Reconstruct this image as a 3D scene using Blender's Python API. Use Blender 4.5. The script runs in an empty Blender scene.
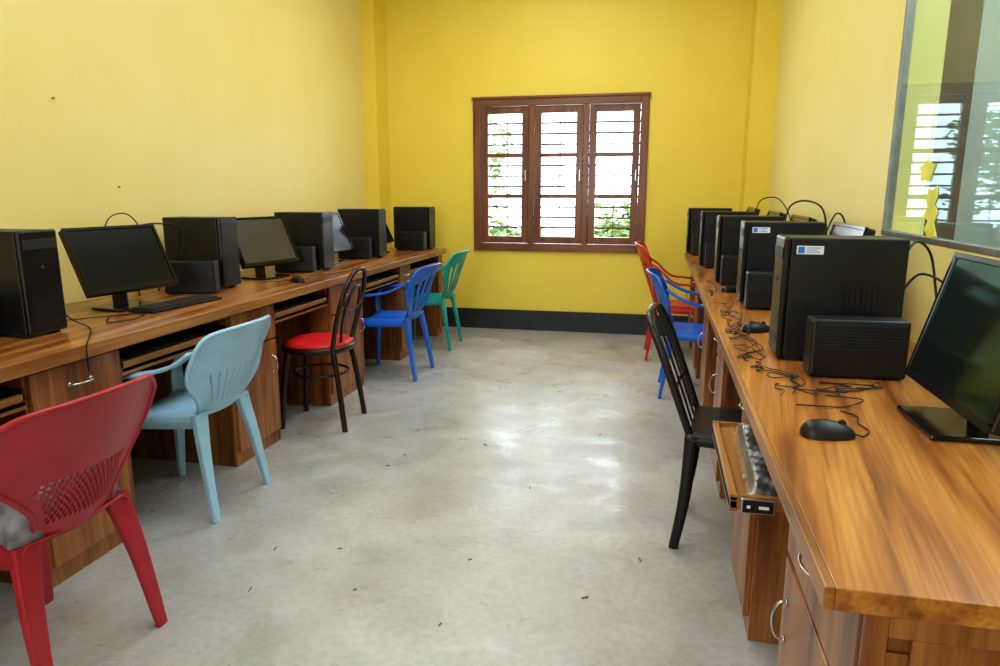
import bpy, bmesh, math, random
from mathutils import Vector, Matrix
random.seed(7)
R=math.radians
C=bpy.context.scene.collection
H=1.3; YAW=R(12.6); PIT=R(11.5); F=696.0
# ---------------------------------------------------------------- camera
cd=bpy.data.cameras.new('camera'); cam=bpy.data.objects.new('camera',cd); C.objects.link(cam)
cam.location=(0,0,H); cam.rotation_euler=(R(90)-PIT,0,YAW); cd.lens=36*F/1000; cd.sensor_width=36
cd.clip_start=.05
bpy.context.scene.camera=cam
fw=Vector((-math.sin(YAW)*math.cos(PIT),math.cos(YAW)*math.cos(PIT),-math.sin(PIT)))
rt=Vector((math.cos(YAW),math.sin(YAW),0)); up=rt.cross(fw)
def at(px,py,ax,val):
    d=fw+rt*((px-500)/F)+up*((333-py)/F); o=Vector((0,0,H))
    t=(val-o[ax])/d[ax]; return o+d*t
# ---------------------------------------------------------------- materials
def nmat(name):
    m=bpy.data.materials.new(name); m.use_nodes=True
    return m,m.node_tree.nodes,m.node_tree.links,m.node_tree.nodes['Principled BSDF']
def noisy(name,c1,c2,scale=8,rough=.5,bump=0,detail=6,metal=0,stretch=(1,1,1),rough2=None,spec=.5,coat=0):
    m,n,l,b=nmat(name)
    tc=n.new('ShaderNodeTexCoord'); mp=n.new('ShaderNodeMapping'); mp.inputs['Scale'].default_value=stretch
    nz=n.new('ShaderNodeTexNoise'); nz.inputs['Scale'].default_value=scale; nz.inputs['Detail'].default_value=detail
    cr=n.new('ShaderNodeValToRGB'); cr.color_ramp.elements[0].position=.35; cr.color_ramp.elements[1].position=.65
    cr.color_ramp.elements[0].color=(*c1,1); cr.color_ramp.elements[1].color=(*c2,1)
    l.new(tc.outputs['Object'],mp.inputs['Vector']); l.new(mp.outputs[0],nz.inputs['Vector'])
    l.new(nz.outputs['Fac'],cr.inputs[0]); l.new(cr.outputs[0],b.inputs['Base Color'])
    b.inputs['Roughness'].default_value=rough; b.inputs['Metallic'].default_value=metal
    b.inputs['Specular IOR Level'].default_value=spec; b.inputs['Coat Weight'].default_value=coat
    if bump:
        bp=n.new('ShaderNodeBump'); bp.inputs['Strength'].default_value=bump; bp.inputs['Distance'].default_value=.01
        l.new(nz.outputs['Fac'],bp.inputs['Height']); l.new(bp.outputs[0],b.inputs['Normal'])
    return m
def wood(name,axis,cols,rough=.3,coat=.3,tilt=0,sc=1.0):
    m,n,l,b=nmat(name)
    tc=n.new('ShaderNodeTexCoord'); mp=n.new('ShaderNodeMapping')
    s=[9*sc,9*sc,9*sc]; s[axis]=.9; mp.inputs['Scale'].default_value=s
    mr=n.new('ShaderNodeMapping'); mr.inputs['Rotation'].default_value=(0,0,tilt)
    nz=n.new('ShaderNodeTexNoise'); nz.inputs['Scale'].default_value=1.3; nz.inputs['Detail'].default_value=5; nz.inputs['Distortion'].default_value=.4
    s2=[80,80,80]; s2[axis]=2.0
    mp2=n.new('ShaderNodeMapping'); mp2.inputs['Scale'].default_value=s2
    nf=n.new('ShaderNodeTexNoise'); nf.inputs['Scale'].default_value=1.5; nf.inputs['Detail'].default_value=4
    cr=n.new('ShaderNodeValToRGB'); e=cr.color_ramp.elements
    e[0].position=.34; e[0].color=(*cols[0],1); e[1].position=.66; e[1].color=(*cols[2],1)
    k=e.new(.48); k.color=(*cols[1],1)
    mx=n.new('ShaderNodeMix'); mx.data_type='RGBA'; mx.blend_type='MULTIPLY'; mx.inputs[0].default_value=.65
    c2=n.new('ShaderNodeValToRGB'); c2.color_ramp.elements[0].position=.3; c2.color_ramp.elements[0].color=(.5,.42,.35,1); c2.color_ramp.elements[1].position=.6
    l.new(tc.outputs['Object'],mr.inputs[0]); l.new(mr.outputs[0],mp.inputs[0]); l.new(mr.outputs[0],mp2.inputs[0])
    l.new(mp.outputs[0],nz.inputs['Vector']); l.new(mp2.outputs[0],nf.inputs['Vector'])
    l.new(nz.outputs['Fac'],cr.inputs[0]); l.new(nf.outputs['Fac'],c2.inputs[0])
    l.new(cr.outputs[0],mx.inputs[6]); l.new(c2.outputs[0],mx.inputs[7]); l.new(mx.outputs[2],b.inputs['Base Color'])
    b.inputs['Roughness'].default_value=rough; b.inputs['Coat Weight'].default_value=coat; b.inputs['Coat Roughness'].default_value=.2
    return m
def plain(name,c,rough=.4,metal=0,var=.12,**k):
    return noisy(name,tuple(x*(1-var) for x in c),tuple(min(1,x*(1+var)) for x in c),14,rough,metal=metal,**k)
M={}
M['wall_left']=noisy('yellow_paint_glare',(.87,.74,.275),(.90,.78,.325),2.2,.42,bump=.05)  # glare on the left wall is mixed into its yellow base colour
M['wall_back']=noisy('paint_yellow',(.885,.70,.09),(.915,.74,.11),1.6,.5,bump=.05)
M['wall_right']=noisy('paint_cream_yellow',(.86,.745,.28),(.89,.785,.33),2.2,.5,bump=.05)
M['ceiling']=noisy('ceiling_white',(.78,.79,.80),(.82,.83,.84),3,.7)
M['base']=noisy('skirting_dark',(.018,.022,.028),(.034,.038,.044),5,.4)
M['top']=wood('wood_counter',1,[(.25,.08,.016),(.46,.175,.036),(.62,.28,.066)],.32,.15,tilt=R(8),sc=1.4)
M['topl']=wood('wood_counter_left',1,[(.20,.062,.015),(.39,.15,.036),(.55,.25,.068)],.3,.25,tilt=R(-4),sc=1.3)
M['front']=wood('wood_front',2,[(.14,.042,.011),(.31,.11,.029),(.47,.205,.058)],.35,.2,sc=1.3)
M['kneehole_shade']=wood('wood_kneehole_shade',2,[(.02,.008,.004),(.04,.016,.007),(.06,.024,.01)],.5,0)  # near-black tone carries the shade inside the kneeholes
M['edge']=wood('wood_edge',1,[(.22,.08,.02),(.39,.165,.045),(.5,.24,.075)],.35,.2)
M['dark_wood']=wood('wood_window',2,[(.13,.038,.012),(.21,.068,.020),(.28,.10,.032)],.35,.25)
M['dark_wood_h']=wood('wood_window_rail',0,[(.13,.038,.012),(.21,.068,.020),(.28,.10,.032)],.35,.25)
M['black']=plain('black_plastic',(.008,.008,.010),.42)
M['black_front']=plain('black_front_plastic',(.006,.006,.008),.3)
M['black_gloss']=plain('black_gloss',(.008,.008,.01),.15)
M['grey_plastic']=plain('dark_grey_plastic',(.018,.018,.022),.5)
M['chrome']=plain('chrome',(.58,.58,.60),.25,1)
M['alu']=plain('aluminium',(.34,.33,.32),.5,1)
M['steel']=plain('dull_steel',(.12,.12,.13),.4,1)
M['iron']=plain('iron_bar',(.07,.05,.04),.5)
M['white']=plain('white_paper',(.85,.86,.88),.5,var=.03)
M['blue_ink']=plain('blue_ink',(.03,.2,.6),.5)
M['yellow_patch']=plain('yellow_patch',(.80,.78,.08),.5)
M['key']=plain('key_plastic',(.03,.03,.033),.5)
M['red']=plain('red_plastic',(.40,.022,.038),.34,var=.08)
M['red2']=plain('bright_red_plastic',(.62,.03,.03),.32,var=.08)
M['cyan']=plain('pale_blue_plastic',(.36,.60,.80),.32,var=.05)
M['blue']=plain('blue_plastic',(.02,.16,.70),.3,var=.08)
M['teal']=plain('teal_plastic',(.01,.38,.35),.3,var=.08)
M['blackchair']=plain('black_chair_plastic',(.010,.009,.009),.38)
M['brown_metal']=plain('dark_brown_tube',(.025,.008,.006),.3)
M['cushion']=plain('red_cushion',(.66,.015,.02),.45)
M['cloth']=noisy('grey_cloth',(.14,.14,.16),(.32,.32,.36),22,.6)
M['leaf']=noisy('leaves',(.10,.17,.07),(.22,.32,.15),3,.7)
M['bark']=noisy('bark',(.12,.08,.05),(.2,.14,.09),10,.8)
M['nail']=plain('rusty_nail',(.30,.17,.07),.6)
M['ground']=noisy('ground',(.3,.36,.2),(.45,.46,.34),2,.9)
M['litter']=plain('litter',(.18,.16,.12),.7)
M['grey_wall']=noisy('grey_brown_wall',(.36,.38,.34),(.44,.46,.41),2,.7)
M['brown_post']=plain('brown_post',(.12,.08,.055),.6)
def floor_mat():
    m,n,l,b=nmat('concrete_floor')
    tc=n.new('ShaderNodeTexCoord')
    def nz(s,d,dist=0):
        x=n.new('ShaderNodeTexNoise'); x.inputs['Scale'].default_value=s; x.inputs['Detail'].default_value=d; x.inputs['Distortion'].default_value=dist
        l.new(tc.outputs['Object'],x.inputs['Vector']); return x
    a=nz(1.5,10,.4); c=nz(5,10,.4); f=nz(3.6,10,.5); g=nz(38,6,.2)
    def ramp(src,p0,c0,p1,c1):
        r=n.new('ShaderNodeValToRGB'); e=r.color_ramp.elements; e[0].position=p0; e[0].color=(*c0,1); e[1].position=p1; e[1].color=(*c1,1); l.new(src.outputs['Fac'],r.inputs[0]); return r
    def mul(x,y,f_):
        q=n.new('ShaderNodeMix'); q.data_type='RGBA'; q.blend_type='MULTIPLY'; q.inputs[0].default_value=f_; l.new(x,q.inputs[6]); l.new(y,q.inputs[7]); return q.outputs[2]
    base=ramp(a,.34,(.40,.395,.38),.66,(.545,.55,.555))
    r2=ramp(c,.34,(.78,.77,.74),.6,(1,1,1)); r3=ramp(g,.3,(.70,.68,.66),.6,(1,1,1))
    o=mul(mul(base.outputs[0],r2.outputs[0],.6),r3.outputs[0],.5)
    l.new(o,b.inputs['Base Color'])
    mr=n.new('ShaderNodeMapRange'); mr.inputs[1].default_value=.38; mr.inputs[2].default_value=.62; mr.inputs[3].default_value=.27; mr.inputs[4].default_value=.46
    l.new(f.outputs['Fac'],mr.inputs[0]); l.new(mr.outputs[0],b.inputs['Roughness'])
    b.inputs['Specular IOR Level'].default_value=1.0
    b.inputs['Coat Weight'].default_value=.18; b.inputs['Coat Roughness'].default_value=.34
    bp=n.new('ShaderNodeBump'); bp.inputs['Strength'].default_value=.4; bp.inputs['Distance'].default_value=.012
    bp2=n.new('ShaderNodeBump'); bp2.inputs['Strength'].default_value=.15; bp2.inputs['Distance'].default_value=.003
    l.new(c.outputs['Fac'],bp.inputs['Height']); l.new(g.outputs['Fac'],bp2.inputs['Height']); l.new(bp.outputs[0],bp2.inputs['Normal']); l.new(bp2.outputs[0],b.inputs['Normal'])
    l.new(bp.outputs[0],b.inputs['Coat Normal'])
    return m
M['floor']=floor_mat()
def glass(name,tint,gl,rough=.02,gc=(.9,.93,.9)):
    m=bpy.data.materials.new(name); m.use_nodes=True; n=m.node_tree.nodes; l=m.node_tree.links; n.clear()
    o=n.new('ShaderNodeOutputMaterial'); t=n.new('ShaderNodeBsdfTransparent'); t.inputs[0].default_value=(*tint,1)
    g=n.new('ShaderNodeBsdfGlossy'); g.inputs['Roughness'].default_value=rough; g.inputs[0].default_value=(*gc,1)
    mx=n.new('ShaderNodeMixShader'); mx.inputs[0].default_value=gl
    l.new(t.outputs[0],mx.inputs[1]); l.new(g.outputs[0],mx.inputs[2]); l.new(mx.outputs[0],o.inputs[0]); return m
M['pane']=glass('window_glass',(.97,.98,.97),.05)
M['bigglass']=glass('tinted_glass',(.66,.71,.68),.10,gc=(.66,.88,.95))
M['wrap']=glass('clear_plastic',(.93,.93,.95),.2,.42)
def screen_mat(name,tint,spec,rough,coat=0):
    m,n,l,b=nmat(name); b.inputs['Base Color'].default_value=(.006,.008,.009,1); b.inputs['Roughness'].default_value=rough; b.inputs['Specular IOR Level'].default_value=spec
    b.inputs['Specular Tint'].default_value=(*tint,1); b.inputs['Coat Weight'].default_value=coat; b.inputs['Coat Roughness'].default_value=rough
    return m
M['screen']=screen_mat('screen',(.85,.95,1),.45,.16)
M['screen_pale']=screen_mat('screen_pale',(.85,.95,1),1,.3,1)
M['screen_green_reflection']=screen_mat('screen_green_reflection',(.25,1,.65),1,.12)  # green specular tint paints a green reflection onto the near screen
# ---------------------------------------------------------------- mesh builder
def cr(pts,n=6,closed=False):
    P=[Vector(p) for p in pts]; out=[]; N=len(P)
    rng=range(N) if closed else range(N-1)
    for i in rng:
        if closed: a,b,c,d=P[(i-1)%N],P[i],P[(i+1)%N],P[(i+2)%N]
        else: a,b,c,d=P[max(i-1,0)],P[i],P[i+1],P[min(i+2,N-1)]
        for k in range(n):
            t=k/n
            out.append(.5*((2*b)+(c-a)*t+(2*a-5*b+4*c-d)*t*t+(3*b-a-3*c+d)*t**3))
    if not closed: out.append(P[-1].copy())
    return out
class MB:
    def __init__(s): s.bm=bmesh.new()
    def box(s,x0,x1,y0,y1,z0,z1,mat=None):
        v=[Vector((x,y,z)) for z in (z0,z1) for x,y in ((x0,y0),(x1,y0),(x1,y1),(x0,y1))]
        if mat: v=[mat@p for p in v]
        v=[s.bm.verts.new(p) for p in v]
        for f in ((3,2,1,0),(4,5,6,7),(0,1,5,4),(1,2,6,5),(2,3,7,6),(3,0,4,7)): s.bm.faces.new([v[i] for i in f])
        return s
    def sweep(s,pts,a,b=None,ref=None,n=8,closed=False,sq=1.0):
        P=[Vector(p) for p in pts]; N=len(P); b=a if b is None else b
        fa=a if callable(a) else (lambda t:a); fb=b if callable(b) else (lambda t:b)
        prev=None; rings=[]
        for i in range(N):
            if closed: t=P[(i+1)%N]-P[(i-1)%N]
            else: t=P[min(i+1,N-1)]-P[max(i-1,0)]
            t.normalize()
            if ref is not None: sd=Vector(ref)
            elif prev is not None: sd=prev
            else: sd=Vector((0,0,1)) if abs(t.z)<.9 else Vector((1,0,0))
            sd=(sd-t*sd.dot(t))
            if sd.length<1e-5: sd=Vector((1,0,0))
            sd.normalize(); prev=sd; nn=t.cross(sd); u=i/max(1,N-1); r=[]
            for k in range(n):
                an=2*math.pi*(k+.5)/n; c_,s_=math.cos(an),math.sin(an)
                c_=math.copysign(abs(c_)**sq,c_); s_=math.copysign(abs(s_)**sq,s_)
                r.append(s.bm.verts.new(P[i]+sd*c_*fa(u)+nn*s_*fb(u)))
            rings.append(r)
        for i in range(N if closed else N-1):
            A=rings[i];B=rings[(i+1)%N]
            for k in range(n): s.bm.faces.new((A[k],A[(k+1)%n],B[(k+1)%n],B[k]))
        if not closed: s.bm.faces.new(rings[0][::-1]); s.bm.faces.new(rings[-1])
        return s
    def surf(s,fn,nu,nv,hole=None):
        g=[[s.bm.verts.new(fn(-1+2*i/nu,j/nv)) for i in range(nu+1)] for j in range(nv+1)]
        for j in range(nv):
            for i in range(nu):
                if hole and hole(i,j): continue
                s.bm.faces.new((g[j][i],g[j][i+1],g[j+1][i+1],g[j+1][i]))
        for v in [v for v in s.bm.verts if not v.link_faces]: s.bm.verts.remove(v)
        return s
    def lathe(s,prof,n=24,c=(0,0,0)):
        c=Vector(c); rings=[]
        for r,z in prof: rings.append([s.bm.verts.new(c+Vector((r*math.cos(2*math.pi*k/n),r*math.sin(2*math.pi*k/n),z))) for k in range(n)])
        for A,B in zip(rings,rings[1:]):
            for k in range(n): s.bm.faces.new((A[k],A[(k+1)%n],B[(k+1)%n],B[k]))
        s.bm.faces.new(rings[0][::-1]); s.bm.faces.new(rings[-1]); return s
    def build(s,name,mat,parent=None,bevel=0,smooth=False,solid=0,sub=0,seg=2):
        bmesh.ops.recalc_face_normals(s.bm,faces=s.bm.faces)
        me=bpy.data.meshes.new(name); s.bm.to_mesh(me); s.bm.free(); me.materials.append(M[mat])
        o=bpy.data.objects.new(name,me); C.objects.link(o)
        if parent: o.parent=parent
        if smooth:
            for p in me.polygons: p.use_smooth=True
        if solid:
            q=o.modifiers.new('solid','SOLIDIFY'); q.thickness=solid; q.offset=0
        if bevel:
            q=o.modifiers.new('bevel','BEVEL'); q.width=bevel; q.segments=seg; q.limit_method='ANGLE'; q.angle_limit=R(40)
        return o
def tag(o,label=None,cat=None,group=None,kind=None):
    if label: o['label']=label
    if cat: o['category']=cat
    if group: o['group']=group
    if kind: o['kind']=kind
    return o
def thing(name,label,cat,loc=(0,0,0),rz=0,group=None):
    o=bpy.data.objects.new(name,None); C.objects.link(o); o.empty_display_size=.1
    o.location=loc; o.rotation_euler=(0,0,rz); return tag(o,label,cat,group)
def dup(root,loc,rz,label,group=None):
    r=root.copy(); C.objects.link(r); r.location=loc; r.rotation_euler=(0,0,rz); r['label']=label
    if group: r['group']=group
    for ch in [o for o in root.children]:
        c=ch.copy(); C.objects.link(c); c.parent=r
        for g in ch.children:
            d=g.copy(); C.objects.link(d); d.parent=c
    return r
# ---------------------------------------------------------------- room
XL,XR,YB,YF,ZC=-2.65,.88,6.45,-2.4,3.3
def struct(name,mb,mat,**k): return tag(mb.build(name,mat,**k),kind='structure')
struct('floor',MB().box(XL-.2,XR+.2,YF-.2,YB+.2,-.1,0),'floor')
struct('ceiling',MB().box(XL-.2,XR+.2,YF-.2,YB+.2,ZC,ZC+.1),'ceiling')
def wall_y(y0,y1,x0,x1,ops):
    m=MB(); x=x0
    for a,b,z0,z1 in ops:
        m.box(x,a,y0,y1,0,ZC)
        if z0>0: m.box(a,b,y0,y1,0,z0)
        m.box(a,b,y0,y1,z1,ZC); x=b
    m.box(x,x1,y0,y1,0,ZC); return m
WX0,WX1,WZ0,WZ1=-1.69,-.11,.753,2.127
struct('wall_back',wall_y(YB,YB+.2,XL-.2,XR+.2,[(WX0,WX1,WZ0,WZ1)]),'wall_back')
struct('wall_front',wall_y(YF-.2,YF,XL-.2,XR+.2,[(-2.0,-.6,1.1,2.4)]),'wall_left')
struct('wall_left',MB().box(XL-.2,XL,YF,YB,0,ZC),'wall_left')
GY0,GY1,GZ0,GZ1=.5,3.08,1.13,2.75
m=MB(); m.box(XR,XR+.15,YF,GY0,0,ZC); m.box(XR,XR+.15,GY1,YB,0,ZC); m.box(XR,XR+.15,GY0,GY1,0,GZ0); m.box(XR,XR+.15,GY0,GY1,GZ1,ZC)
struct('wall_right',m,'wall_right')
struct('trim_1',MB().box(XL,-2.52,6.16,YB,0,ZC),'wall_back')
struct('trim_2',MB().box(.69,XR,6.16,YB,0,ZC),'wall_back')
struct('baseboard_back',MB().box(-2.52,.69,YB-.014,YB,0,.19),'base')
struct('baseboard_left',MB().box(XL,XL+.012,YF,6.16,0,.19),'base')
struct('baseboard_right',MB().box(XR-.012,XR,YF,6.16,0,.19),'base')
def swin():
    w=bpy.data.objects.new('window_1',None); C.objects.link(w); w.location=(WX0,YB,WZ0); tag(w,kind='structure')
    W=WX1-WX0; Hh=WZ1-WZ0; fr=.07
    m=MB(); m.box(0,fr,-.025,.09,0,Hh); m.box(W-fr,W,-.025,.09,0,Hh)
    sw=(W-2*fr-.1)/3
    for k in (1,2): x=fr+k*sw+(k-1)*.05; m.box(x,x+.05,-.02,.09,fr,Hh-fr)
    m.build('window_frame','dark_wood',w,bevel=.004)
    m=MB(); m.box(fr,W-fr,-.025,.09,Hh-fr,Hh); m.box(fr,W-fr,-.025,.09,0,fr); m.box(-.01,W+.01,-.04,-.02,Hh-.01,Hh+.012)
    m.build('window_rail','dark_wood_h',w,bevel=.004)
    for k in range(3):
        x=fr+k*(sw+.05); g=.003; st=.062; z0=fr+g; z1=Hh-fr-g; xa=x+g; xb=x+sw-g
        m=MB(); m.box(xa,xa+st,0,.045,z0,z1); m.box(xb-st,xb,0,.045,z0,z1)
        m.box(xa+st,xb-st,0,.045,z0,z0+st); m.box(xa+st,xb-st,0,.045,z1-st,z1)
        hh=(z1-z0-2*st)/3
        for q in (1,2): m.box(xa+st,xb-st,.005,.04,z0+st+q*hh-.018,z0+st+q*hh+.018)
        s=m.build('sash','dark_wood',w,bevel=.003)
        MB().box(xa+st,xb-st,.02,.024,z0+st,z1-st).build('pane','pane',s)
        MB().box(xb-.03,xb-.018,-.022,0,Hh/2-.05,Hh/2+.05).build('latch','chrome',s,bevel=.003)
    m=MB(); n=13
    for i in range(n):
        z=fr+.05+(Hh-2*fr-.1)*i/(n-1); m.box(fr*.5,W-fr*.5,.10,.110,z-.0085,z+.0085)
    for x in (fr+sw*.5,W/2,W-fr-sw*.5): m.box(x-.004,x+.004,.110,.118,fr*.3,Hh-fr*.3)
    m.build('grille','iron',w)
swin()
w=bpy.data.objects.new('window_2',None); C.objects.link(w); tag(w,kind='structure')
m=MB(); m.box(XR-.003,XR+.03,GY1-.016,GY1,GZ0,GZ1); m.box(XR-.003,XR+.03,GY0,GY0+.035,GZ0,GZ1); m.box(XR-.003,XR+.03,GY0,GY1,GZ0,GZ0+.02); m.box(XR-.003,XR+.03,GY0,GY1,GZ1-.03,GZ1)
m.build('window_frame','alu',w,bevel=.002)
MB().box(XR+.004,XR+.010,GY0+.03,GY1-.014,GZ0+.02,GZ1-.03).build('pane','bigglass',w)
m=MB(); X2=XR+.15
m.box(X2+1.6,X2+1.7,-.3,4.6,0,ZC); m.box(X2,X2+1.6,4.5,4.6,0,ZC); m.box(X2,X2+1.6,-.3,-.2,0,ZC)
struct('wall_side_room',m,'grey_wall')
struct('trim_3',MB().box(X2+.12,X2+.34,3.7,3.9,0,ZC),'brown_post')
tag(MB().box(X2,X2+1.7,-.3,4.6,-.05,0).build('floor_side_room','floor'),kind='structure')
struct('ground',MB().box(-12,10,YB+.2,26,-.3,-.2),'ground')
def bush(x,y,z0,rx,rz,label,n=3000):
    t=thing('leafy_tree',label,'tree',(x,y,-.2),0,None)
    m=MB()
    for _ in range(n):
        d=Vector((random.gauss(0,1),random.gauss(0,1),random.gauss(0,1))).normalized()*random.uniform(.45,1)
        wob=1+.2*math.sin(d.x*7+x)+.15*math.sin(d.z*9)
        p=Vector((d.x*rx*wob,d.y*rx*.55*wob,z0+.2+rz+d.z*rz*wob))
        q=Matrix.Rotation(random.uniform(0,6.3),3,'Z')@Matrix.Rotation(random.uniform(0,3),3,'X'); s=random.uniform(.04,.085)
        v=[m.bm.verts.new(p+q@Vector(c)*s) for c in ((-1,0,0),(0,-.45,.1),(1,0,0),(0,.45,.1))]
        m.bm.faces.new(v)
    m.build('foliage','leaf',t)
    MB().sweep(cr([(0,0,0),(.05,0,z0*.6+.3),(-.03,0,z0+rz+.2)]),lambda u:.07*(1-.6*u)).build('trunk','bark',t,smooth=True)
bush(-3.7,12.4,.7,1.0,1.2,'bright green leafy tree outside behind left window panes',4200)
bush(-1.9,9.0,-.1,.65,.5,'low green bush outside behind lower middle window panes',4200)
bush(-.15,9.3,-.1,.75,.66,'green bush outside seen through lower right window panes',4500)
bush(2.2,13,.8,1.2,1.1,'leafy tree outside to the right, beyond the window edge',2000)
# ---------------------------------------------------------------- desks
ZT=.79
lk=[(1.08,1.725),(2.13,2.8),(3.2,3.8),(4.3,5.0),(5.25,5.95)]
rk=[(1.45,1.95),(2.3,2.95),(3.3,3.9),(4.28,4.95),(5.32,5.97)]
for side in ('left','right'):
    if side=='left':
        t=thing('countertop','long varnished wooden countertop along left wall under five computers','countertop',(0,0,0))
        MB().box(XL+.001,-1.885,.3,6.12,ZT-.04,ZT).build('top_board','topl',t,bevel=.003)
        MB().box(-1.885,-1.87,.3,6.12,ZT-.045,ZT+.001).build('edge_strip','edge',t,bevel=.003)
        for a,b in lk: MB().box(XL+.013,XL+.028,a+.001,b-.001,0,ZT-.041).build('shade_panel','kneehole_shade',t)  # dark sheets added so the kneeholes read as shaded
    else:
        t=thing('countertop','varnished orange-brown wooden countertop along right wall, bare at near end','countertop',(0,0,0))
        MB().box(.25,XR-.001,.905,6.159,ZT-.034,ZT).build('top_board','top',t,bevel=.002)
        MB().box(.236,.25,.905,6.159,ZT-.034,ZT+.0005).build('edge_strip','edge',t,bevel=.002)
        for a,b in rk: MB().box(XR-.028,XR-.013,a+.001,b-.001,0,ZT-.041).build('shade_panel','kneehole_shade',t)  # same painted kneehole shade on the right side
def handle(parent,c,ax,half,out):
    c=Vector(c); ax=Vector(ax); out=Vector(out)
    p=cr([c-ax*half,c-ax*half*.95+out*.014,c-ax*half*.5+out*.024,c+out*.027,c+ax*half*.5+out*.024,c+ax*half*.95+out*.014,c+ax*half],5)
    m=MB().sweep(p,.0038,.0038)
    for s in (-1,1): m.sweep([c+ax*half*s,c+ax*half*s+out*.004],.008,.008)
    m.build('handle','chrome',parent,smooth=True)
def cabinet(face,sgn,y0,y1,label,group):
    xw=XL+.013 if sgn>0 else XR-.013
    ox,oy=(face+xw)/2,(y0+y1)/2
    t=thing('desk_cabinet',label,'cabinet',(ox,oy,0),0,group)
    fx=face-sgn*.018-ox; bx=xw-ox; a,b=sorted((fx,bx)); h=(y1-y0)/2; zt=ZT-.043 if sgn>0 else ZT-.036
    MB().box(a,b,-h,h,0,zt).build('body','front',t,bevel=.002)
    p0,p1=sorted((fx,face-ox))
    d=MB().box(p0,p1,-h+.012,h-.012,.565,ZT-.055).build('drawer','front',t,bevel=.003)
    handle(d,(face-ox,0,.665),(0,1,0),.045,(sgn,0,0))
    d=MB().box(p0,p1,-h+.012,h-.012,.07,.553).build('door','front',t,bevel=.003)
    handle(d,(face-ox,h-.06,.43),(0,0,1),.042,(sgn,0,0))
    return t
FL,FR=-1.90,.295
lc=[(.68,1.08,'wooden cabinet under the left countertop, nearest one, before the maroon chair'),
    (1.725,2.13,'wooden cabinet between the maroon chair and the pale blue chair'),
    (2.8,3.2,'wooden cabinet between the pale blue chair and the red-cushioned chair'),
    (3.8,4.3,'wooden cabinet between the red-cushioned chair and the left blue chair'),
    (5.0,5.25,'narrow wooden cabinet between the left blue chair and the teal chair'),
    (5.95,6.1,'slim wooden end cabinet behind the teal chair at the far end')]
for a,b,lb in lc: cabinet(FL,1,a,b,lb,'cabinets under the left countertop')
rc=[(.935,1.45,'wooden cabinet at the near end of the right countertop, chrome handles showing'),
    (1.95,2.3,'wooden cabinet between the pulled-out keyboard tray and the black chair'),
    (2.95,3.3,'wooden cabinet just beyond the black chair under right countertop'),
    (3.9,4.28,'wooden cabinet just before the right blue chair under right countertop'),
    (4.95,5.32,'wooden cabinet between the right blue chair and the bright red chair'),
    (5.97,6.15,'slim wooden cabinet beyond the bright red chair at the far wall')]
for k,(a,b,lb) in enumerate(rc):
    c=cabinet(FR,-1,a,b,lb,'cabinets under the right countertop')
    if k==0:
        oy=(a+b)/2; ox=(FR+XR-.013)/2
        m=MB(); x0=FR-ox; x1=XR-.013-ox; y=a-oy-.012
        m.box(x0,x0+.03,y,a-oy,0,ZT-.036); m.box(x0+.03,x0+.06,y+.005,a-oy,0,ZT-.1); m.box(x0+.03,x1,y,a-oy,ZT-.075,ZT-.036); m.box(x1-.06,x1,y,a-oy,0,ZT-.075)
        m.box(x0+.06,x0+.10,y,a-oy,0,ZT-.075)
        m.build('end_panel','front',c,bevel=.002)
def tray(face,sgn,y0,y1,label,pull=0):
    xw=face-sgn*.42; xf=face+sgn*pull; a,b=sorted((xw,xf)); oy=(y0+y1)/2
    ox=(a+b)/2; h=(y1-y0)/2-.001
    t=thing('keyboard_tray',label,'keyboard tray',(ox,oy,.64),0,'sliding keyboard trays under the countertops')
    wd_='edge' if sgn<0 else 'front'
    MB().box(a-ox,b-ox,-h,h,.0,.018).build('board',wd_,t,bevel=.002)
    zl=.028 if pull else .040
    p=sorted((xf-ox,xf-ox-sgn*.018)); MB().box(p[0],p[1],-h,h,-.008 if pull else -.012,zl).build('front_lip','edge',t,bevel=.003)
    ze=.030 if pull else .055
    for q in (-h,h-.01): MB().box(a-ox,b-ox,q,q+.01,.018,ze).build('side_rail','edge' if pull else 'grey_plastic',t)
    return t
LK=['keyboard tray in the left desk behind the maroon chair','keyboard tray in the left desk above the pale blue chair',
    'keyboard tray in the left desk by the red-cushioned chair','keyboard tray in the left desk above the left blue chair',
    'keyboard tray in the left desk above the teal chair']
for (a,b),lb in zip(lk,LK): tray(FL-.01,1,a,b,lb)
RK=[('keyboard tray pulled out of the right desk with a wrapped keyboard',.12),('keyboard tray in the right desk by the black chair',0),
    ('keyboard tray in right desk between the black and blue chairs',0),('keyboard tray in the right desk at the blue chair',0),('keyboard tray in the right desk at the bright red chair',0)]
for k,((a,b),(lb,pu)) in enumerate(zip(rk,RK)):
    t=tray(FR,-1,a,b,lb,pu)
    if k==0:
        h=(b-a)/2; x0=FR-pu-t.location.x
        s=MB().box(x0+.022,x0+.092,-h-.008,-h,-.006,.028).build('socket_panel','chrome',t,bevel=.003)
        MB().box(x0+.026,x0+.088,-h-.010,-h-.007,-.002,.024).build('socket_face','black_gloss',s)
        MB().box(x0+.058,x0+.078,-h-.012,-h-.009,.008,.014).build('port','white',s)
        MB().box(x0+.034,x0+.041,-h-.012,-h-.009,.008,.014).build('switch','white',s)
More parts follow.
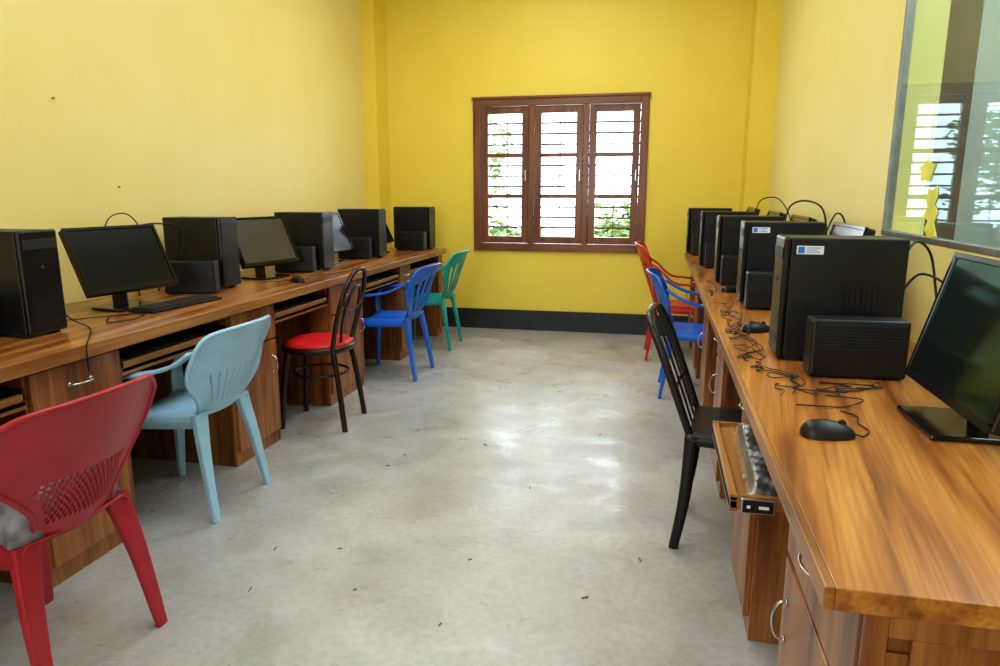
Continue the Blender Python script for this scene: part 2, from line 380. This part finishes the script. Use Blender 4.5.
# ---------------------------------------------------------------- computers
def make_tower():
    t=thing('computer_tower','x','computer tower',group='black desktop computer towers')
    MB().box(-.08,.08,-.17,.15,.012,.375).build('case','black',t,bevel=.004)
    fp=MB().box(-.08,.08,.15,.17,.01,.377).build('front_panel','black_front',t,bevel=.008)
    m=MB(); m.box(-.07,.07,.169,.172,.31,.345); m.build('drive_bay','grey_plastic',fp,bevel=.001)
    m=MB()
    for i in range(7): m.box(-.055,.055,.169,.1712,.05+i*.013,.055+i*.013)
    m.build('vent','black',fp)
    MB().lathe([(.007,0),(.007,.002),(.005,.003)],14).build('power_button','steel',fp).matrix_local=Matrix.Translation((0,.17,.245))@Matrix.Rotation(R(-90),4,'X')
    for x in (-.06,.06):
        for y in (-.13,.12): MB().box(x-.012,x+.012,y-.02,y+.02,0,.012).build('foot','grey_plastic',t)
    m=MB()
    m.box(-.0812,-.08,-.10,.0,.12,.122); m.box(-.0812,-.08,-.10,.0,.24,.242)
    for i in range(7): m.box(-.0812,-.08,-.10+i*.015,-.096+i*.015,.13,.232)
    m.box(-.0812,-.0805,-.10,.0,.12,.242)
    m.build('side_vent','black',t)
    MB().box(-.06,.06,-.172,-.17,.05,.34).build('rear_panel','alu',t)
    return t
TW=make_tower(); used=[False]
def place(src,flag,loc,rz,label):
    if not flag[0]:
        flag[0]=True; src.location=loc; src.rotation_euler=(0,0,rz); src['label']=label; return src
    return dup(src,loc,rz,label)
LT=[(-2.13,1.98,'black computer tower at the left edge, nearest on the left desk'),
    (-2.22,3.25,'black computer tower on left desk just beyond the nearest left monitor'),
    (-2.12,4.2,'black computer tower, third from the camera on the left desk'),
    (-2.10,5.1,'black computer tower, fourth from the camera on the left desk'),
    (-1.96,5.93,'black computer tower at the far end of the left desk')]
for x,y,lb in LT: place(TW,used,(x-.17,y+.08,ZT),R(-90),lb)
RT=[(.373,2.22,'large black computer tower with white and blue sticker, nearest on the right desk'),
    (.385,3.34,'black computer tower with small white sticker, second on the right desk'),
    (.335,4.1,'black computer tower, third from the camera on the right desk'),
    (.295,5.0,'black computer tower, fourth from the camera on the right desk'),
    (.245,5.98,'black computer tower at the far end of the right desk')]
for k,(x,y,lb) in enumerate(RT):
    t=place(TW,used,(x+.17,y+.08,ZT),R(90),lb)
    if k<2:
        s=MB().box(-.0815,-.08,.06,.135,.327,.352).build('sticker','white',t)
        m=MB(); m.box(-.0822,-.0814,.113,.131,.330,.349)
        for i,(a,b) in enumerate(((.07,.108),(.078,.108),(.068,.108))): m.box(-.0822,-.0814,a,b,.333+i*.006,.335+i*.006)
        m.build('sticker_print','blue_ink',s)
def make_monitor(tilt=14.5,hm=.315,zb=.06):
    t=thing('monitor','x','computer monitor',group='black flat computer monitors')
    T=Matrix.Translation((0,.028+(tilt-14.5)*.003,zb))@Matrix.Rotation(R(tilt),4,'X')
    MB().box(-.225,.225,-.032,-.002,0,hm,T).build('casing','black',t,bevel=.006)
    m=MB(); f=.014
    m.box(-.227,.227,-.004,.006,0,f+.008,T); m.box(-.227,.227,-.004,.006,hm+.002-f,hm+.002,T); m.box(-.227,-.227+f,-.004,.006,f,hm-.005,T); m.box(.227-f,.227,-.004,.006,f,hm-.005,T)
    m.build('bezel','black_gloss',t,bevel=.002)
    MB().box(-.215,.215,-.003,.001,.012,hm-.009,T).build('screen','screen',t)
    MB().box(-.12,.12,-.05,-.03,.06,hm-.075,T).build('back_cover','grey_plastic',t,bevel=.008)
    MB().sweep([(0,-.05,.01),(0,-.055,.08),(0,-.06-(tilt-14.5)*.0015,.17)],.035,.014,ref=(1,0,0),sq=.5).build('neck','black',t,bevel=.002)
    MB().box(-.11,.11,-.10,.08,0.0005,.012).build('base','black_gloss',t,bevel=.004)
    return t
def set_screen(t,mat):
    for c in t.children:
        if c.name.startswith('screen'): c.material_slots[0].link='OBJECT'; c.material_slots[0].material=M[mat]
ML=make_monitor(25,.30,.085); mu=[False]
for k,(x,y,rz,lb) in enumerate([(-2.29,2.64,-100,'black monitor between first and second towers on the left desk, nearest left'),
    (-2.28,3.77,-103,'black monitor with pale reflection, second from camera on the left desk'),
    (-2.3,4.66,-97,'black monitor beyond the third left tower, only its upper part showing'),
    (-2.3,5.50,-95,'black monitor beyond the fourth left tower, near far end')]):
    t=place(ML,mu,(x,y,ZT),R(rz),lb)
    if k==1: set_screen(t,'screen_pale')
near=make_monitor(); tag(near,'black monitor leaning back at right edge, nearest on the right desk'); near.location=(.655,1.65,ZT); near.rotation_euler=(0,0,R(90)); set_screen(near,'screen_green_reflection')
MO=make_monitor(14.5,.33,.07); mu=[False]
for x,y,lb in [(.64,2.82,'black monitor right behind the large stickered tower on right desk'),
    (.64,3.74,'black monitor behind the second right tower with small white sticker'),
    (.64,4.55,'black monitor between the third and fourth right towers'),
    (.64,5.62,'black monitor beside the farthest tower on the right desk')]: place(MO,mu,(x,y,ZT),R(90),lb)
def make_unit():
    t=thing('black_box','x','electronic box',group='low black boxes before the towers')
    MB().box(-.125,.125,-.04,.045,.004,.165).build('casing','black',t,bevel=.008)
    m=MB(); m.box(-.113,.113,-.0405,-.038,.08,.16)
    for i in range(8): m.box(-.112,.112,-.044,-.039,.085+i*.009,.090+i*.009)
    m.build('ridged_front','grey_plastic',t)
    for a,b in ((-.11,-.08),(.08,.11)): MB().box(a,b,-.03,.03,0,.005).build('foot','grey_plastic',t)
    return t
BU=make_unit(); bu=[False]
for x,y,rz,lb in [(.555,2.07,2,'low black ridged box before the large tower on the right desk'),
    (.52,3.22,0,'low black ridged box before the second tower on the right desk'),
    (.48,4.02,0,'low black ridged box before the third tower on the right desk'),
    (.45,4.92,0,'low black ridged box before the fourth tower on the right desk'),
    (.41,5.90,0,'low black ridged box before the farthest tower on the right desk'),
    (-2.36,1.88,0,'low black ridged box at left edge before the nearest left tower'),
    (-2.30,3.10,18,'low black ridged box before the second tower on the left desk'),
    (-2.26,4.08,10,'low black ridged box before the third tower on the left desk'),
    (-2.26,5.0,8,'low black ridged box before the fourth tower on the left desk'),
    (-2.10,5.84,0,'low black ridged box before the farthest tower on the left desk')]:
    place(BU,bu,(x,y,ZT),R(rz),lb)
def make_keyboard():
    t=thing('keyboard','x','keyboard',group='black keyboards')
    MB().box(-.215,.215,-.07,.07,0,.014).build('casing','black',t,bevel=.004)
    m=MB()
    for r in range(5):
        for c in range(20):
            if r==0 and 4<=c<=8: continue
            x=-.2+c*.0203; y=-.058+r*.024; m.box(x,x+.017,y,y+.02,.014,.020)
    m.box(-.2+4*.0203,-.2+9*.0203-.003,-.058,-.038,.014,.020)
    m.build('keys','key',t)
    return t
KB=make_keyboard(); kb=[False]
KL=['black keyboard on the tray behind the maroon chair','black keyboard on the tray above the pale blue chair','black keyboard on the tray by the red-cushioned chair','black keyboard on the tray above left blue chair','black keyboard on the tray above teal chair']
for k,(a,b) in enumerate(lk): place(KB,kb,(FL-.12,(a+b)/2,.6585),R(-90),KL[k])
place(KB,kb,(-2.12,2.74,ZT),R(-95),'black keyboard lying on the left countertop before the nearest monitor')
kw=place(KB,kb,(.30,1.70,.6585),R(88),'black keyboard in clear plastic wrap on the pulled-out right tray')
def wr(u,v):
    x=u*.232; y=-.08+.16*v; e=min(1,(1-abs(u))*8)*min(1,min(v,1-v)*8)
    return (x,y,.003+.021*e+(.0035*(math.sin(u*13+v*5)*math.cos(v*9-u*7)+.7*math.sin(u*29-v*11))+.0014*math.sin(u*53+v*31)*math.cos(v*27-u*19))*(1 if e>.1 else 0)+.003*e)
MB().surf(wr,90,34).build('plastic_wrap','wrap',kw,smooth=True)
def make_mouse():
    t=thing('mouse','x','computer mouse',group='black computer mice')
    def fn(u,v):
        a=math.pi*v; th=u*math.pi/2
        y=-.055*math.cos(a); r=math.sin(a)**.6 if 0<v<1 else 0
        return (.031*r*math.sin(th),y,.002+.034*r*math.cos(th)*(1-.25*(y/.055)))
    MB().surf(fn,16,18).build('body','black',t,smooth=True)
    MB().sweep([(-.003,.028,.028),(.003,.028,.028)],.009,.009,n=12).build('wheel','grey_plastic',t)
    MB().sweep(cr([(0,.053,.008),(.01,.07,.004),(-.03,.10,.003),(-.08,.10,.003),(-.13,.12,.003),(-.17,.10,.003)]),.0017).build('cord','black',t,smooth=True)
    return t
MS=make_mouse(); ms=[False]
place(MS,ms,(.372,1.525,ZT),R(-80),'black computer mouse on bare right countertop, nearest the camera')
place(MS,ms,(.376,2.68,ZT),R(-60),'black computer mouse beyond the large stickered tower on right countertop')
place(MS,ms,(.39,3.74,ZT),R(-70),'black computer mouse beyond the second tower on right countertop')
place(MS,ms,(-2.0,3.62,ZT),R(60),'black computer mouse before the second monitor on the left countertop')
def cable(label,pts,r=.003,group=None):
    o=MB().sweep(cr(pts,8),r,n=6).build('cable','black',smooth=True); return tag(o,label,'cable',group)
cable('black cable arching up behind the large stickered tower at right wall',[(.72,2.30,1.10),(.77,2.35,1.15),(.83,2.40,1.11),(.85,2.38,1.0),(.83,2.25,.88),(.80,2.1,.80),(.74,2.0,.796)],.004)
cable('second black cable drooping from the large stickered tower to the near monitor',[(.72,2.28,1.0),(.77,2.28,1.06),(.83,2.2,1.02),(.84,2.05,.9),(.80,1.9,.80),(.77,1.8,.795)],.0035)
cable('black cable rising from the second right tower along the wall',[(.735,3.4,1.1),(.79,3.46,1.2),(.84,3.5,1.16),(.85,3.45,1.0),(.83,3.3,.8)],.004)
cable('black cable looping above the third tower on the right desk',[(.69,4.17,1.12),(.72,4.2,1.22),(.78,4.1,1.25),(.85,4.0,1.2),(.86,3.9,1.0),(.84,3.8,.8)],.005)
cable('thin black cable looping above the fourth tower on right desk',[(.65,5.07,1.13),(.68,5.1,1.24),(.78,5.0,1.25),(.85,4.9,1.1),(.85,4.85,.8)],.004)
def scribble(x0,x1,y0,y1,n,seed):
    rr=random.Random(seed); pts=[]; N=n*5; x=(x0+x1)/2; a=rr.uniform(0,6.28)
    for i in range(N):
        u=i/(N-1); a+=rr.uniform(-.5,1.5)
        pts.append((x+(x1-x0)*.5*math.cos(a)*rr.uniform(.6,1),y0+(y1-y0)*(u*.7+.15)+(y1-y0)*.15*math.sin(a)*rr.uniform(.6,1),ZT+.003+.008*rr.random()**2))
    return pts
G='tangled black cables lying on the right countertop'
L_='thin black cable tangled on right countertop around the large stickered tower'
for a in ((.262,.36,1.95,2.85,4,1),(.27,.36,2.05,2.6,3,2),(.28,.365,2.5,3.3,4,3),(.29,.40,1.82,2.18,3,5),(.262,.34,2.3,3.2,3,6),(.27,.35,2.0,2.35,3,7),(.31,.42,1.75,2.05,2,13),
          (.26,.355,2.2,2.9,5,14),(.265,.35,2.7,3.4,5,15),(.30,.40,1.88,2.1,3,17)): cable(L_,scribble(*a),.0014,G)
G2='cables in front of the ridged box on right countertop'
for a in ((.42,.60,1.85,2.0,3,8),(.46,.62,1.88,2.0,2,9),(.34,.52,1.70,1.99,3,11)): cable('thin black cable coiled before the ridged box on the right countertop',scribble(*a),.0017,G2)
cable('thin black cable crossing right countertop beside the third tower',scribble(.27,.33,3.4,4.2,4,21),.002)
cable('thin black cable on right countertop beside the farther towers',scribble(.26,.29,4.4,5.3,4,22),.002)
cable('black cable hanging beside the nearest left tower over the countertop',[(-2.5,2.22,1.0),(-2.38,2.28,.98),(-2.25,2.25,.83),(-2.1,2.2,.794),(-2.0,2.1,.794),(-1.9,1.98,.794),(-1.866,1.94,.795),(-1.861,1.93,.765),(-1.861,1.93,.70)],.0028)
cable('thin black cable curling between first left tower and monitor',[(-2.2,2.42,.794),(-2.1,2.3,.794),(-2.05,2.38,.794),(-2.12,2.5,.794),(-2.3,2.3,.794),(-2.4,2.2,.794)],.0025)
cable('black cable rising behind the nearest left monitor by the wall',[(-2.45,2.9,.80),(-2.5,2.95,1.0),(-2.52,3.0,1.12),(-2.45,3.1,1.14),(-2.42,3.2,1.1),(-2.5,3.22,.9),(-2.52,3.12,.795)],.004)
cable('thin black cable looping up beside the nearest left monitor and second tower',[(-2.60,2.9,.80),(-2.60,2.88,1.05),(-2.58,2.9,1.17),(-2.56,3.0,1.19),(-2.57,3.1,1.1),(-2.59,3.12,.95),(-2.60,3.05,.80)],.003)
cable('black cable draped between the nearest left tower and wall',[(-2.49,2.1,1.05),(-2.55,2.2,1.12),(-2.6,2.35,1.0),(-2.58,2.4,.8)],.004)
cable('thin black cable lying along the left countertop beneath the third tower',[(-2.0,4.4,.794),(-1.95,4.2,.794),(-2.0,4.0,.794),(-2.06,3.9,.794),(-2.0,3.75,.794)],.0025)
# ---------------------------------------------------------------- chairs
def sst(a,b,x):
    t=max(0,min(1,(x-a)/(b-a))); return t*t*(3-2*t)
def make_mono(mat,style,top=.80):
    t=thing('plastic_armchair','x','chair')
    def seat(u,v):
        k=max(0,(abs(u)-.86)/.14)**2; q=max(0,(v-.86)/.14)**2
        return (u*(.180+.035*v),-.19+.39*v,.427-.014*(1-u*u)-.055*k-.05*q+.012*(1-v)**2)
    MB().surf(seat,28,24,(lambda i,j:(i-10)%4==0 and 10<=i<=18 and 3<=j<=6) ).build('seat',mat,t,smooth=True,solid=.006)
    hh=top-.415
    f0,f1,wb=(.18,.82,.125) if style=='perf' else (.0,.62,.145)
    lean=.145 if style=='perf' else .165
    def back(u,v):
        w=wb+(.255-wb)*sst(f0,f1,v)+.006*v
        return (u*w,-.185-lean*v+(.03+.06*sst(.2,.8,v))*u*u,.415+v*(hh-.045*abs(u)**11-.02*u*u))
    NU,NV=(72,60) if style=='perf' else (95,52) if style=='plain' else (63,52)
    def hole(i,j):
        c=abs(i-(NU-1)/2)
        if style=='perf':
            return 8<=j<=27 and c<=31-abs(j-18)*.3 and ((i//2)+(j//2))%2==0
        if style=='slots':
            return 7<=j<=42 and c<=25 and (i%8)<4 and j<=42-int(c*.3)
        return 7<=j<=26 and c<=33 and (i%8)<1
    MB().surf(back,NU,NV,hole).build('backrest',mat,t,smooth=True,solid=.006)
    ring=[back(-1,j/18) for j in range(19)]+[back(-1+2*i/32,1) for i in range(1,32)]+[back(1,1-j/18) for j in range(19)]
    MB().sweep(ring,.009,.008,n=8).build('back_rim',mat,t,smooth=True)
    dz=(top-.80)*.5; by=.0 if style!='perf' else .02
    for s in (-1,1):
        p=cr([(s*.243,-.225+by,.71+dz),(s*.254,-.16,.665+dz),(s*.260,-.06,.625),(s*.263,.06,.606),(s*.262,.155,.592),(s*.252,.200,.553),(s*.236,.204,.49),(s*.208,.180,.395)],6)
        MB().sweep(p,lambda u:.034-.003*math.cos(u*9) if u<.75 else .032+.06*(u-.75),.0085,ref=(1,0,0),n=12,sq=.6).build('armrest',mat,t,smooth=True)
    for s in (-1,1):
        for f in (1,-1):
            p=cr([(s*.172,.165,.415),(s*.190,.185,.25),(s*.2,.2,0)] if f>0 else [(s*.148,-.17,.43),(s*.176,-.2,.25),(s*.195,-.24,0)],5)
            MB().sweep(p,lambda u:.040-.023*u,lambda u:.016-.006*u,ref=(1,0,0),n=12,sq=.35).build('leg',mat,t,smooth=False,bevel=.002)
    return t
def put(t,x,y,rz,label,group=None): t.location=(x,y,0); t.rotation_euler=(0,0,R(rz)); tag(t,label,None,group)
put(make_mono('red','perf',.80),-1.675,1.455,88,'maroon red plastic armchair with perforated back, nearest on the left')
put(make_mono('cyan','plain',.785),-1.915,2.465,91,'pale blue plastic armchair pushed up to the left desk')
cb=make_mono('blue','slots',.80); put(cb,-1.84,4.65,90,'bright blue plastic armchair at the left desk')
cb2=dup(cb,(.30,4.61,0),R(-90),'bright blue plastic armchair at the right desk')
put(make_mono('teal','slots',.82),-1.88,5.6,92,'teal green plastic armchair at far end of the left desk')
put(make_mono('red2','slots',.90),.19,5.65,-88,'bright red plastic armchair at far end of the right desk')
t=thing('cafe_chair','dark brown hooped chair with round red seat cushion at left desk','chair',(-1.835,3.53,0),R(95))
sq=[(.185*math.copysign(abs(math.cos(a))**.8,math.cos(a)),.185*math.copysign(abs(math.sin(a))**.8,math.sin(a)),.45) for a in [2*math.pi*k/28 for k in range(28)]]
MB().sweep(sq,.018,.014,closed=True,ref=(0,0,1)).build('seat_ring','brown_metal',t,smooth=True)
m=MB(); rg=[]
for s_,z in ((.95,.448),(1.0,.462),(.97,.482),(.8,.49),(.4,.493)):
    rg.append([m.bm.verts.new((p[0]*s_,p[1]*s_,z)) for p in sq])
for A,B in zip(rg,rg[1:]):
    for k in range(28): m.bm.faces.new((A[k],A[(k+1)%28],B[(k+1)%28],B[k]))
m.bm.faces.new(rg[0][::-1]); m.bm.faces.new(rg[-1]); m.build('seat_cushion','cushion',t,smooth=True)
for s in (-1,1):
    MB().sweep(cr([(s*.13,.13,.445),(s*.15,.155,.25),(s*.165,.175,0)]),.0155).build('leg','brown_metal',t,smooth=True)
    MB().sweep(cr([(s*.13,-.13,.445),(s*.15,-.16,.25),(s*.165,-.19,0)]),.0155).build('leg','brown_metal',t,smooth=True)
MB().sweep([(.148*math.cos(a),-.005+.15*math.sin(a),.30) for a in [2*math.pi*k/28 for k in range(28)]],.008,closed=True).build('stretcher_ring','brown_metal',t,smooth=True)
MB().sweep(cr([(-.15,-.13,.44),(-.175,-.175,.62),(-.168,-.215,.76),(-.105,-.245,.86),(0,-.255,.885),(.105,-.245,.86),(.168,-.215,.76),(.175,-.175,.62),(.15,-.13,.44)]),.0135).build('back_hoop','brown_metal',t,smooth=True)
for pts in ([(-.07,-.15,.45),(-.11,-.185,.62),(-.07,-.225,.76),(0,-.235,.79),(.07,-.225,.76),(.11,-.185,.62),(.07,-.15,.45)],
            [(-.165,-.215,.74),(-.12,-.21,.68),(0,-.2,.655),(.12,-.21,.68),(.165,-.215,.74)]):
    MB().sweep(cr(pts),.008).build('back_loop','brown_metal',t,smooth=True)
# black chair
t=thing('plastic_chair','black armless plastic chair with slatted back facing the right desk','chair',(.35,2.62,0),R(-97))
def bseat(u,v):
    k=max(0,(abs(u)-.85)/.15)**2; q=max(0,(v-.85)/.15)**2
    return (u*.195,-.2+.4*v,.452-.012*(1-u*u)-.03*k-.03*q)
MB().surf(bseat,20,20).build('seat','blackchair',t,smooth=True,solid=.008)
for s in (-1,1): MB().box(min(s*.178,s*.188),max(s*.178,s*.188),-.18,.16,.405,.43).build('seat_apron','blackchair',t,bevel=.003)
for s in (-1,1):
    MB().sweep(cr([(s*.17,.165,.44),(s*.175,.18,.2),(s*.18,.19,0)]),lambda u:.022-.008*u,lambda u:.022-.008*u,ref=(1,0,0),sq=.5).build('leg','blackchair',t,smooth=True)
    MB().sweep(cr([(s*.17,-.175,.44),(s*.175,-.19,.2),(s*.18,-.22,0)]),lambda u:.024-.008*u,lambda u:.026-.009*u,ref=(1,0,0),sq=.5).build('leg','blackchair',t,smooth=True)
MB().sweep(cr([(-.17,-.18,.43),(-.18,-.235,.58),(-.175,-.30,.75),(-.14,-.345,.85),(0,-.355,.87),(.14,-.345,.85),(.175,-.30,.75),(.18,-.235,.58),(.17,-.18,.43)]),.014,.009,ref=(0,1,0),sq=.6).build('back_frame','blackchair',t,smooth=True)
for k in range(3):
    x=-.09+.09*k
    MB().sweep(cr([(x,-.19,.44),(x,-.24,.58),(x,-.305,.75),(x,-.35,.86)]),.009,.004,ref=(1,0,0),sq=.6).build('back_slat','blackchair',t,smooth=True)
MB().sweep(cr([(-.178,-.237,.59),(0,-.249,.59),(.178,-.237,.59)]),.012,.004,ref=(0,0,1),sq=.6).build('back_rail','blackchair',t,smooth=True)
def cl(u,v):
    x=u*.185; y=-.17+.34*v; e=max(0,(1-u*u)*(1-(2*v-1)**2))
    return (x*(1+.1*math.sin(9*v)),y*(1+.08*math.sin(7*u)),.436+.19*e**.35+.026*abs(math.sin(u*9+v*6))*e**.5+.02*abs(math.sin(v*13-u*8))*e**.5)
o=MB().surf(cl,50,50).build('cloth_bundle','cloth',smooth=True,solid=.004); o.location=(-1.70,1.445,.0); tag(o,'crumpled grey patterned cloth lying on the maroon chair seat','cloth')
# ---------------------------------------------------------------- small stuff
for px,py,lb in ((52,98,'small brown nail high on the left wall'),(118,187,'small brown nail lower on left wall above the computers')):
    p=at(px,py,0,XL); o=MB().sweep([(0,0,0),(.008,0,0)],.003,.003).sweep([(.008,0,0),(.010,0,0)],.0055,.0055).build('wall_nail','nail'); o.location=p; tag(o,lb,'nail')
for i,(px,py) in enumerate(((485,445),(530,488),(340,549),(355,590),(585,598),(600,435),(418,430),(275,549),(440,625),(300,434),(405,455),(560,392),(388,466),(250,590),(640,560),(470,560))):
    p=at(px,py,2,0); a=random.uniform(0,3); k=random.uniform(.4,1); dx,dy=.013*k*math.cos(a),.013*k*math.sin(a)
    o=MB().sweep([(-dx,-dy,.002),(.2*dx,.3*dy,.003),(dx,dy,.002)],.0022,.002,n=6).build('floor_scrap','litter'); o.location=(p.x,p.y,0)
    tag(o,'tiny dark scrap of litter on the concrete floor','litter','dark scraps scattered on the floor')
for pts,px,py,lb in (([(-.02,0),(.03,-.01),(.055,.02),(.04,.055),(.07,.075),(.05,.105),(.065,.14),(.055,.18),(.03,.17),(.01,.19),(.0,.15),(.012,.12),(-.012,.09),(.005,.05)],932,236,'tall ragged yellow paper stuck on the right glass pane'),
                  ([(0,0),(.035,.01),(.06,.005),(.055,.035),(.075,.06),(.045,.07),(.03,.09),(.0,.07),(-.025,.07),(-.01,.03)],929,182,'small ragged yellow paper above the tall one on the glass')):
    p=at(px,py,0,XR); m=MB(); m.bm.faces.new([m.bm.verts.new((0,q[0]*1.5,q[1]*.85)) for q in pts]); o=m.build('yellow_patch','yellow_patch',solid=.002); o.location=(XR+.0025,p.y,p.z); tag(o,lb,'patch')  # flat ragged yellow patches on the pane
# ---------------------------------------------------------------- light
wd=bpy.data.worlds.new('World'); bpy.context.scene.world=wd; wd.use_nodes=True
bg=wd.node_tree.nodes['Background']; bg.inputs[0].default_value=(.82,.90,1,1); bg.inputs[1].default_value=9.0
def area(name,loc,rot,sx,sy,e,col=(1,1,1),portal=False):
    l=bpy.data.lights.new(name,'AREA'); l.shape='RECTANGLE'; l.size=sx; l.size_y=sy; l.energy=e; l.color=col
    o=bpy.data.objects.new(name,l); C.objects.link(o); o.location=loc; o.rotation_euler=rot
    if portal: l.cycles.is_portal=True
    return o
area('window_portal',(-.89,YB+.21,1.44),(R(-90),0,0),1.6,1.38,1,portal=True)
area('front_window_portal',(-1.3,YF-.21,1.75),(R(90),0,0),1.4,1.3,1,portal=True)
area('ceiling_fill',(-.9,1.9,ZC-.03),(0,0,0),1.0,2.2,39,(.95,.97,1))  # added fill light, no fixture modelled
area('ceiling_fill_far',(-.9,4.6,ZC-.03),(0,0,0),1.2,1.4,36,(.95,.97,1))  # second added fill, over the far half of the room
area('side_room_fill',(XR+1,2.2,ZC-.05),(0,0,0),1,1.5,22,(1,.99,.95))  # added fill to brighten the view behind the glass
sc=bpy.context.scene
sc.view_settings.view_transform='Standard'; sc.view_settings.exposure=.02
try: sc.view_settings.look='Medium High Contrast'
except Exception as e: print('look',e)
